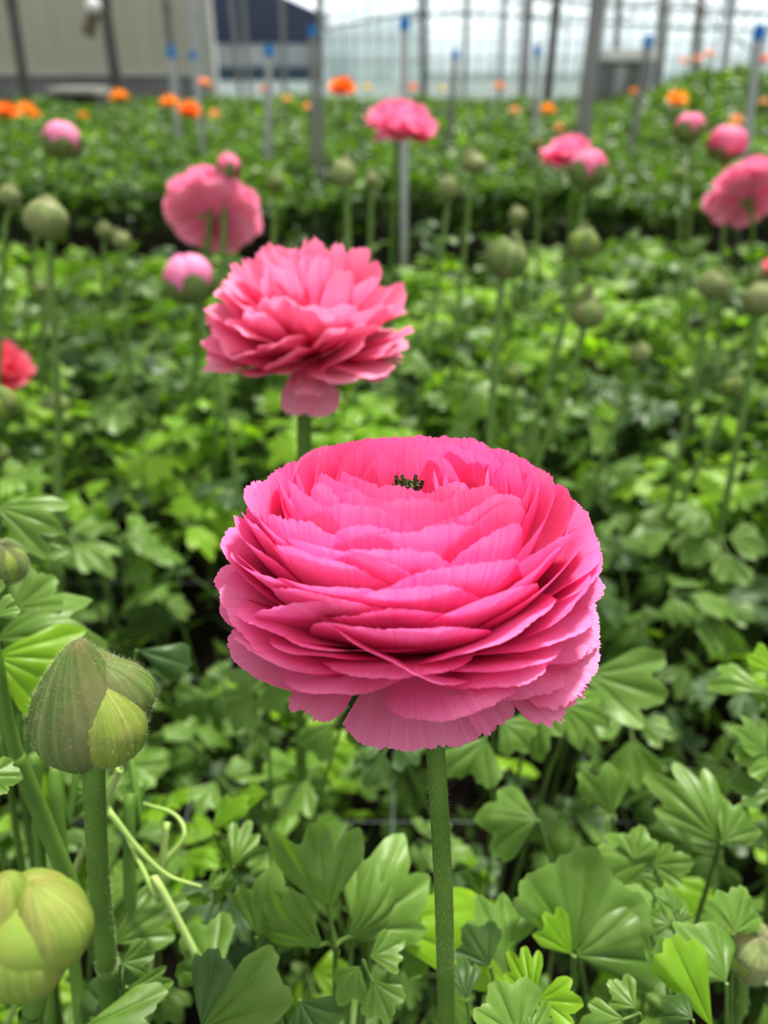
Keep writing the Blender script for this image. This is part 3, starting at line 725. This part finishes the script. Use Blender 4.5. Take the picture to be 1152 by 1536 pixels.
bud(558, 271, 26, .017, 'small pinkish bud right of pale bud above ruffled flower', [(557, 300), (556, 340)], mats=(SEPALP, SEPALP))
bud(673, 284, 40, .024, 'pale pointed bud below right of the top centre pink flower', [(670, 320), (662, 380)], mats=(SEPALP, SEPALP))
bud(875, 366, 55, .025, 'green bud on leaning stem below the upper right pink flower', [(865, 400), (848, 470), (828, 545)], tilt=(0, 8, 0))
bud(880, 470, 58, .024, 'pointed green bud in the leaves below another leaning bud', [(872, 510), (848, 590), (812, 680)], tilt=(0, 8, 0), mats=(SEPAL, SEPALP), point=.6)
bud(1070, 429, 50, .024, 'pale green bud left of the right edge bud', [(1062, 470), (1048, 540)], mats=(SEPALP, SEPALP))
bud(1141, 449, 58, .026, 'lobed green bud on thick stem at the right edge', [(1134, 490), (1120, 590), (1098, 705)], mats=(SEPALP, SEPALP), stem=(.0026, .003), spec=LOB)
bud(960, 531, 36, .018, 'small pale bud in the middle of the right leaves', [(950, 565), (930, 620)], mats=(SEPALP, SEPALP))
bud(1098, 580, 36, .018, 'small green bud low beside the thick right stem', [(1090, 610), (1066, 660)])
bud(770, 561, 32, .018, 'small green bud right of the tall brown-seamed bud stem', [(770, 590), (766, 630)])
bud(711, 246, 44, .026, 'wide pale bud left of the upper right pink flower', [(706, 280), (700, 340)], mats=(SEPALP, SEPALP), squash=.7)
bud(776, 325, 30, .020, 'small pale bud above the brown-seamed bud', [(776, 350), (774, 380)], mats=(SEPALP, SEPALP))
bud(182, 361, 32, .020, 'pale bud, right one of a pair left of turned-away flower', [(186, 390), (188, 430)], mats=(SEPALP, SEPALP))
bud(156, 346, 28, .020, 'pale bud, left one of a pair left of turned-away flower', [(156, 375), (156, 420)], mats=(SEPALP, SEPALP))
bud(61, 432, 20, .014, 'tiny pale bud left of the lobed bud stem', [(62, 450), (64, 490)], mats=(SEPALP, SEPALP))
bud(88, 607, 34, .016, 'small round green bud halfway down the lobed bud stem', [(88, 640), (86, 700)], mats=(SEPALP, SEPALP))
bud(806, 217, 25, .020, 'green bud touching the left of the upper right pink flower', [(806, 240), (806, 280)])
bud(1020, 262, 22, .018, 'small green bud left of the right edge pink flower', [(1020, 280), (1020, 320)])
bud(76, 212, 34, .024, 'pale opening bud left of the pink half-open bud', [(68, 240), (62, 290)], mats=(SEPALP, PINK2), spec=[(k * 72, 40, 125, 1.02, 0) for k in range(5)] + [(k * 90 + 20, 50, 168, .95, 1) for k in range(4)])

def pinkbud(px, py, size, real, label, pix, tilt=(0, 0, 0), green=100, mat=PINK2, squash=.95):
    sp = [(k * 72 + 10, 42, green + 22 + rng.uniform(-10, 10), 1.07, 0) for k in range(5)] + [(k * 60 + 20, 46, 165 + rng.uniform(-8, 8), .92 + .03 * (k % 3), 1) for k in range(7)]
    return bud(px, py, size, real, label, pix, False, tilt, (SEPAL, mat), squash, sp, group='half-open pink buds', point=0)
pinkbud(283, 416, 80, .034, 'half-open striped pink bud left of the ruffled flower', [(298, 470), (322, 560), (345, 660), (362, 765)], (0, -6, 0), 82, LILAC)
pinkbud(93, 208, 58, .035, 'half-open pink bud at upper left above the lobed bud', [(90, 245), (82, 330)], (0, 6, 0), 78, LILAC)
pinkbud(882, 252, 60, .036, 'half-open pale pink bud overlapping the upper right pink flower', [(876, 290), (868, 340)], (0, -5, 0), 88)
pinkbud(1035, 191, 46, .032, 'half-open pink bud on thin stem left of the right edge buds', [(1036, 230), (1034, 330), (1030, 420)], (0, 0, 0), 84)
pinkbud(1091, 214, 56, .040, 'pink bud nearly open above the right edge flower', [(1088, 250), (1086, 320)], (0, 10, 0), 50)

# ================================================================== FOLIAGE
def leaf_obj_mesh(mb, mat): return mb.mesh('leaf', [mat, STALK])
lib = {}
for kind, mat, n in (('a', LEAF, 14), ('y', LEAFY, 5), ('d', LEAFD, 6)):
    lib[kind] = [leaf_obj_mesh(rand_leaf(True, rng.uniform(.11, .20), rng.uniform(.025, .085), rng.uniform(.024, .036), rng.uniform(.2, .9)), mat) for _ in range(n)]
def canopy_top(x, y):
    z = 1.0
    return z
def near_plant(x, y, s, label, group, nleaf=9):
    t = thing('leafy_plant', label, 'plant', (x, y, 0), group); t.rotation_euler.z = random.uniform(0, 6.28)
    for k in range(nleaf):
        kd = random.choices('ayd', (7, 1.6, 2))[0]
        o = link('leaf', random.choice(lib[kd]), t)
        o.rotation_euler = (random.gauss(0, .10), random.gauss(0, .12), k * 2.4 + random.uniform(-.4, .4))
        q = s * random.uniform(.8, 1.12); o.scale = (q, q, q)
    return t
protos = []
for i in range(7):
    tot = MB()
    for k in range(15):
        mb = rand_leaf(False, rng.uniform(.13, .23), rng.uniform(.02, .10), rng.uniform(.024, .036), rng.uniform(.1, 1.0))
        tot.addmb(mb, rot(rng.normal(0, 6), rng.normal(0, 6), k * 137.5 + rng.uniform(-20, 20)))
    protos.append(tot.mesh('leafy_plant', [LEAFY if i in (2, 5) else LEAFD if i == 6 else LEAF, STALK]))
def far_plant(x, y, s, label, group):
    o = link('leafy_plant', random.choice(protos)); o.location = (x, y, 0); o.rotation_euler.z = random.uniform(0, 6.28); o.scale = (s, s, s * random.uniform(.9, 1.1))
    return tag(o, label, 'plant', group)
np_, fp_ = 0, 0
HOLES = [(560, 612, 60, 36), (290, 850, 80, 60), (770, 1250, 120, 80), (1020, 1120, 120, 50), (420, 1130, 60, 60)]
def half_w(y): return .10 + .56 * y + .05
y = .02
while y < 1.52:
    step = .068 if y < .5 else .085 if y < .9 else .105
    hw = half_w(y + .1)
    x = -hw + random.uniform(0, step)
    while x < hw:
        xx, yy = x + random.uniform(-.3, .3) * step, y + random.uniform(-.3, .3) * step
        gpx = np.array([xx, yy, .15]) - CAM; gd = gpx @ FWD; gu, gv = 576 + F * gpx[0] / gd, 768 - F * (gpx @ UP) / gd
        if any(((gu - a) / c) ** 2 + ((gv - b) / d) ** 2 < 1 for a, b, c, d in HOLES): x += step; continue
        dark_hole = (.20 < yy < .33 and .02 < xx < .17) or (abs(xx - .0) < .05 and .33 < yy < .43)
        s = random.uniform(.92, 1.18)
        if .19 < yy < .45: s *= .86
        if dark_hole: s *= .62
        if yy < .62:
            side = 'left of' if xx < -.03 else 'right of' if xx > .05 else 'under'
            dist = 'in the front row' if yy < .17 else 'close behind it' if yy < .36 else 'in the rows farther behind it'
            lab = 'low leafy plant ' + side + ' the big sharp flower, ' + dist
            near_plant(xx, yy, s * (.92 if yy < .2 else 1), lab, 'leafy plants around the big flower: ' + side + ' ' + dist, 8 if yy < .35 else 7); np_ += 1
        else:
            side = 'left' if xx < 0 else 'right'
            far_plant(xx, yy, s * .95, 'blurred green leafy plant in the ' + side + ' half of the near bed, before the path', 'leafy plants of the near bed, ' + side + ' half'); fp_ += 1
        x += step
    y += step
print('PLANTS', np_, fp_)

# far beds: too many plants to count, one mass of leaves
def leaf_mass(name, n, xf, yr, zf, size, mats, label, hseed):
    k = n; yy = rng.uniform(yr[0], yr[1], k) if yr[2] == 0 else yr[0] + (yr[1] - yr[0]) * rng.random(k) ** yr[2]
    xx = xf(yy) * rng.uniform(-1, 1, k)
    keep = np.ones(k, bool)
    for o in COL.objects:            # leave room around the columns, stakes and furniture
        if o.parent is None and o.get('category') in ('column', 'stake'): keep &= np.hypot(xx - o.location.x, yy - o.location.y) > .07
        if o.parent is None and o.get('category') in ('cabinet', 'bench'): keep &= (np.abs(xx - o.location.x) > .36) | (np.abs(yy - o.location.y) > .30)
    xx, yy = xx[keep], yy[keep]; k = len(xx)
    top = zf(xx, yy)
    zz = top * (1 - np.abs(rng.normal(0, .22, k))).clip(.1, 1.05)
    ph = np.linspace(-1, 1, 7) * 1.0; rad = np.array([.55, .85, .72, 1.0, .72, .85, .55])
    rho = np.array([.05, .6, 1.0])
    bx = (rho[:, None] * rad * np.sin(ph)).ravel(); by = (rho[:, None] * rad * np.cos(ph)).ravel(); bz = .3 * bx ** 2 - .25 * by ** 2 + .08 * np.sin(bx * 8)
    sz = rng.uniform(.7, 1.25, k) * size(yy); yaw = rng.uniform(0, 6.283, k); pitch = rng.normal(.25, .45, k); rl = rng.normal(0, .45, k)
    X, Y, Z = bx[None] * sz[:, None], by[None] * sz[:, None], bz[None] * sz[:, None]
    c, s = np.cos(rl)[:, None], np.sin(rl)[:, None]; X, Z = X * c - Z * s, X * s + Z * c
    c, s = np.cos(pitch)[:, None], np.sin(pitch)[:, None]; Y, Z = Y * c + Z * s, -Y * s + Z * c
    c, s = np.cos(yaw)[:, None], np.sin(yaw)[:, None]; X, Y = X * c - Y * s, X * s + Y * c
    v = np.stack([X + xx[:, None], Y + yy[:, None], Z + zz[:, None]], -1).reshape(-1, 3)
    gf = grid_faces(3, 7); f = (gf[None] + (np.arange(k) * 21)[:, None, None]).reshape(-1, 4)
    mb = MB(); tone = np.repeat(rng.random(k), 21)
    mb.add(v, f, 0, tone=tone, pv=np.tile(np.repeat(rho, 7), k))
    mi = (rng.random(k) < .12).astype(int); mi[rng.random(k) < .5] = 2
    mb.m[0] = np.repeat(mi, len(gf))
    o = mb.build(name, mats); return tag(o, label, 'foliage', None, 'stuff')
def top_h(x, y):
    px = 576 + x / (y * .866 + .125) * F
    h = .235 + .02 * np.sin(x * 7 + y * 3) + .02 * np.sin(x * 13 - y * 5)
    tall = np.clip((px - 930) / 110, 0, 1) * np.clip((y - 3.5) / 1.5, 0, 1)
    mid = np.clip((px - 380) / 40, 0, 1) * np.clip((490 - px) / 40, 0, 1) * np.clip((y - 5) / 1, 0, 1)
    return h + tall * (.20 + .06 * np.sin(x * 9)) + mid * .05
leaf_mass('far_foliage', 20000, lambda y: .12 + .56 * y, (2.15, 4.6, 1.3), top_h, lambda y: .030 + .002 * y, [LEAF, LEAFY, LEAFD], 'mass of blurred green leaves in the bed beyond the path', 1)
leaf_mass('distant_foliage', 26000, lambda y: .12 + .60 * y, (4.5, 8.4, .85), top_h, lambda y: .040 + .003 * y, [LEAF, LEAFY, LEAFD], 'mass of distant green leaves reaching the walls', 2)

# ---- foreground hero leaves: placed leaf by leaf on a few plants
def hero_plant(label, crown, leaves, mat=LEAF):
    crown = np.array([crown[0], crown[1], 0.0]); t = thing('leafy_plant', label, 'plant', tuple(crown))
    for L in leaves:
        (bx, by, bd), (tx, ty, td), parts, wid = L[:4]; mt = L[4] if len(L) > 4 else mat; tone = L[5] if len(L) > 5 else rng.uniform(.45, .95)
        b = P(bx, by, bd) - crown; e = P(tx, ty, td) - crown
        y = e - b; ln = np.linalg.norm(y); n = np.array([rng.normal(0, .12), -.45, .9])
        mb = MB()
        size = ln / (1.0 if parts < 3 else 1.38)
        compound(mb, np.zeros(3), b, y, n, size, tone, True, parts, True, L[6] if len(L) > 6 else None, wid)
        mb.build('leaf', [mt, STALK], t)
    return t
hero_plant('lit leafy plant with lobed leaves directly left of the main stem base', (-.02, .115), [
    ((503, 1420, .222), (513, 1222, .216), 3, 36, LEAF, .9, .62), ((528, 1405, .225), (620, 1272, .228), 1, 52, LEAF, .95, .35),
    ((385, 1405, .225), (400, 1290, .225), 1, 56, LEAF, .85, .6), ((545, 1440, .205), (600, 1540, .195), 3, 46, LEAF, .9, .3),
    ((560, 1392, .232), (752, 1356, .235), 1, 26, LEAFY, .8, .3), ((590, 1420, .24), (660, 1380, .235), 1, 50, LEAF, .6, .4)])
hero_plant('dark pointed leafy plant at bottom, left of the lit lobed leaves', (-.06, .09), [
    ((300, 1545, .19), (440, 1448, .20), 1, 24, LEAF, .75, .2), ((302, 1540, .185), (303, 1420, .185), 1, 20, LEAFD, .5, .2),
    ((330, 1470, .215), (250, 1400, .22), 1, 48, LEAF, .5, .4), ((420, 1490, .205), (350, 1560, .2), 1, 52, LEAF, .6, .4), ((450, 1500, .215), (490, 1580, .20), 1, 50, LEAFD, .8, .4)])
hero_plant('leafy plant with one broad lobed leaf right of the main stem', (.075, .12), [
    ((860, 1432, .225), (888, 1262, .228), 1, 60, LEAF, .75, .25), ((862, 1434, .222), (992, 1376, .215), 1, 36, LEAF, .7, .25), ((858, 1432, .222), (818, 1366, .222), 1, 34, LEAFY, .4, .3),
    ((760, 1430, .225), (745, 1325, .232), 1, 58, LEAF, .7, .35), ((735, 1450, .215), (700, 1370, .22), 1, 50, LEAFD, .8, .4)])
hero_plant('bright yellow-green leafy plant at the bottom right of centre', (.05, .085), [
    ((803, 1498, .19), (752, 1424, .195), 1, 40, LEAFY, .8, .4), ((806, 1500, .19), (880, 1500, .188), 1, 40, LEAFY, .9, .4), ((780, 1560, .18), (738, 1470, .186), 1, 50, LEAF, .95, .4), ((790, 1556, .18), (842, 1500, .185), 1, 44, LEAF, .95, .4),
    ((700, 1500, .2), (690, 1420, .205), 1, 40, LEAFD, .8, .3)])
hero_plant('leafy plant with rounded two-lobed leaves at right, in front of shade', (.115, .165), [
    ((918, 1224, .27), (930, 1140, .268), 1, 42, LEAF, .9, .5), ((808, 1230, .27), (714, 1200, .275), 1, 52, LEAF, .45, .5), ((1080, 1264, .26), (1012, 1158, .262), 1, 38, LEAF, .75, .35),
    ((1083, 1264, .258), (1130, 1204, .258), 1, 46, LEAF, .8, .3), ((985, 1290, .25), (880, 1260, .252), 1, 40, LEAF, .85, .4), ((950, 1300, .25), (1040, 1290, .245), 3, 48, LEAF, .8, .4)])
hero_plant('leafy plant with broad round leaves at lower right beside curled bud', (.135, .11), [
    ((1090, 1475, .20), (1040, 1358, .205), 1, 58, LEAF, .6, .25), ((1000, 1480, .20), (1000, 1400, .205), 1, 56, LEAF, .6, .45), ((960, 1520, .19), (880, 1545, .188), 3, 48, LEAF, .75, .4),
    ((1010, 1390, .225), (1010, 1320, .23), 3, 52, LEAF, .75, .4), ((1100, 1400, .22), (1150, 1330, .222), 1, 56, LEAF, .7, .4), ((1040, 1530, .185), (1000, 1480, .19), 1, 50, LEAFD, .9, .4), ((1070, 1545, .19), (1008, 1416, .195), 1, 12, LEAFY, .5, .2)])
hero_plant('leafy plant around the foot of the sharp hairy bud', (-.10, .10), [
    ((176, 1530, .208), (112, 1440, .222), 1, 30, LEAFD, .8, .3), ((180, 1445, .21), (230, 1430, .21), 1, 42, LEAF, .55, .4), ((172, 1416, .225), (250, 1350, .225), 1, 40, LEAF, .4, .5),
    ((190, 1480, .205), (270, 1500, .205), 1, 46, LEAF, .85, .4), ((120, 1545, .19), (200, 1560, .18), 1, 44, LEAF, .9, .4)])
hero_plant('leafy plant with pale curling leaves at the left edge', (-.155, .175), [
    ((-8, 760, .25), (104, 778, .245), 1, 34, LEAF, .95, .5), ((0, 770, .25), (46, 728, .25), 1, 26, LEAF, .95, .4), ((-10, 960, .235), (140, 892, .235), 1, 34, LEAF, .95, .35), ((20, 915, .24), (90, 855, .245), 1, 56, LEAF, .9, .35),
    ((-10, 985, .225), (110, 985, .22), 1, 44, LEAFY, .6, .4), ((30, 850, .25), (75, 800, .25), 1, 34, LEAF, .8, .5), ((-22, 1165, .185), (26, 1165, .185), 1, 50, LEAF, .8, .3), ((205, 975, .25), (290, 995, .25), 1, 16, LEAFD, .9, .2)])
hero_plant('leafy plant with stacked round leaflets at the right edge', (.20, .21), [
    ((1150, 1130, .27), (1110, 1085, .27), 1, 56, LEAF, .8, .3), ((1160, 1150, .268), (1105, 1120, .268), 1, 54, LEAF, .9, .3), ((1165, 1190, .265), (1108, 1160, .265), 1, 50, LEAF, .7, .3), ((1165, 1010, .275), (1120, 965, .275), 1, 34, LEAFY, .8, .5), ((1150, 1040, .28), (1060, 1005, .285), 1, 26, LEAF, .9, .5)])
hero_plant('leafy plant with drooping leaves in the shade right under the big flower', (.06, .26), [
    ((740, 1075, .30), (700, 1185, .285), 3, 48, LEAF, .5, .4), ((800, 1040, .31), (930, 1095, .295), 3, 46, LEAF, .85, .4), ((880, 1010, .32), (1000, 1060, .31), 1, 40, LEAF, .85, .4), ((590, 1105, .30), (560, 1195, .29), 3, 50, LEAFD, .7, .5)])
hero_plant('leafy plant with drooping leaves in the shade left under the big flower', (-.06, .25), [
    ((520, 1060, .30), (460, 1150, .29), 3, 40, LEAF, .5, .5), ((400, 1020, .31), (340, 1090, .30), 3, 50, LEAF, .5, .4), ((400, 1190, .27), (360, 1190, .27), 1, 40, LEAFY, .5, .5), ((320, 1250, .255), (330, 1180, .26), 1, 36, LEAFY, .3, .6), ((350, 1300, .24), (370, 1220, .245), 1, 28, LEAF, .9, .6)])

# loose pale leaf stalks at the left, one thing each
ST = 'curling pale leaf stalks beside the sharp bud'
for pix, r, label, mt in (
    ([(302, 1330, .232), (250, 1312, .229), (205, 1270, .226), (160, 1215, .224), (146, 1230, .228)], .0009, 'pale leaf stalk reaching right from behind the sharp bud stem', PALESTALK),
    ([(150, 1190, .232), (190, 1255, .228), (235, 1345, .224), (300, 1445, .222)], .0009, 'long pale leaf stalk slanting down right beside sharp bud', PALESTALK),
    ([(215, 1205, .240), (262, 1222, .238), (276, 1255, .235), (245, 1300, .235), (235, 1360, .235)], .0009, 'hooked pale leaf stalk right of the sharp bud stem', PALESTALK),
    ([(180, 1085, .25), (200, 1160, .243), (205, 1240, .237), (195, 1340, .23)], .0016, 'upright thick green stalk behind the sharp bud stem', STEM),
    ([(-14, 930, .19), (-2, 1000, .19), (24, 1130, .20), (90, 1290, .215)], .0019, 'thick green stem slanting down from the left edge behind sharp bud', STEM),
    ([(80, 1080, .225), (66, 1130, .224), (55, 1190, .223), (60, 1280, .225)], .0013, 'green stalk just left of the sharp bud stem', STEM),
    ([(122, 1095, .232), (114, 1160, .229), (100, 1240, .226), (95, 1290, .22)], .0014, 'green stalk close behind the sharp bud stem', STEM)):
    pts = [P(*q) for q in pix]; base = ground_from(pts[-2], pts[-1], .5); t = thing('leaf_stalk', label, 'stalk', tuple(base), ST)
    m = MB(); tube(m, sub(pts + [base], base), r * .45, r * 1.5, 0, 10, 8); m.build('stalk', mt, t)
    m = MB(); q = pts[0] - base; compound(m, q, q, pts[0] - pts[1] + np.array([0, 0, -.004]), (rng.normal(0, .3), -.5, .8), .009, .8, True, 3, False); m.build('leaf', [LEAF, STALK], t)

# support net of thin wires
t = thing('support_net', 'thin grey wire support net stretched between the near plants', 'net', (0, .4, .11))
for axis in (0, 1):
    m = MB()
    for k in np.arange(-5, 6):
        if axis == 0: tube(m, [(k * .125, -.38, 0), (k * .125 + .01, .3, -.006), (k * .125, 1.1, 0)], .0004, None, 0, 5, 3)
        else: tube(m, [(-.65, k * .125 + .28, 0), (0, k * .125 + .285, -.006), (.65, k * .125 + .28, 0)], .0004, None, 0, 5, 3)
    m.build('long_wires' if axis == 0 else 'cross_wires', WIRE, t)

# ================================================================== LIGHT, CAMERA
wd = bpy.data.worlds.new('World'); SC.world = wd; wd.use_nodes = True
nt = wd.node_tree; nt.nodes.clear(); s = NT(nt)
tc = s.n('ShaderNodeTexCoord'); sp = s.n('ShaderNodeSeparateXYZ'); s.l(tc.outputs['Generated'], sp.inputs[0])
nz = s.noise(tc.outputs['Generated'], 3.0, 4.0)
c = s.mix(s.ramp(sp.outputs[2], -.05, .6), (.93, .96, 1.0), (1.0, .99, .97))
k = s.math('ADD', s.math('MULTIPLY', s.ramp(sp.outputs[2], .25, .95), 1.25), s.math('ADD', .16, s.math('MULTIPLY', s.math('SUBTRACT', 1.0, s.ramp(sp.outputs[2], .04, .15)), 1.5)))
k = s.math('MULTIPLY', k, s.math('ADD', s.math('MULTIPLY', nz, .5), .75))
bg = s.n('ShaderNodeBackground'); s.l(c, bg.inputs[0]); s.l(s.math('MULTIPLY', k, 1.15), bg.inputs[1])
o = s.n('ShaderNodeOutputWorld'); s.l(bg.outputs[0], o.inputs[0])
def sun(rx, ry, e, ang, col):
    l = bpy.data.lights.new('sun', 'SUN'); l.energy = e; l.angle = R_(ang); l.color = col
    o = bpy.data.objects.new('sun', l); COL.objects.link(o); o.rotation_euler = (R_(rx), R_(ry), 0); o.location = (0, 0, 8)
sun(-24, 16, 4.9, 9, (1.0, .97, .90))     # diffused daylight through the roof, a little behind and right

cd = bpy.data.cameras.new('camera'); cam = bpy.data.objects.new('camera', cd); COL.objects.link(cam)
cam.location = CAM; cam.rotation_euler = (math.pi / 2 - PITCH, 0, 0)
cd.sensor_fit = 'HORIZONTAL'; cd.sensor_width = 36; cd.lens = 36 * F / 1152; cd.clip_start = .005; cd.clip_end = 300
cd.dof.use_dof = True; cd.dof.focus_distance = .152; cd.dof.aperture_fstop = cd.lens / 2.3
SC.camera = cam
SC.view_settings.view_transform = 'Standard'; SC.view_settings.look = 'None'; SC.view_settings.exposure = .34; SC.view_settings.gamma = .83
try: SC.cycles.use_denoising = True
except Exception: pass
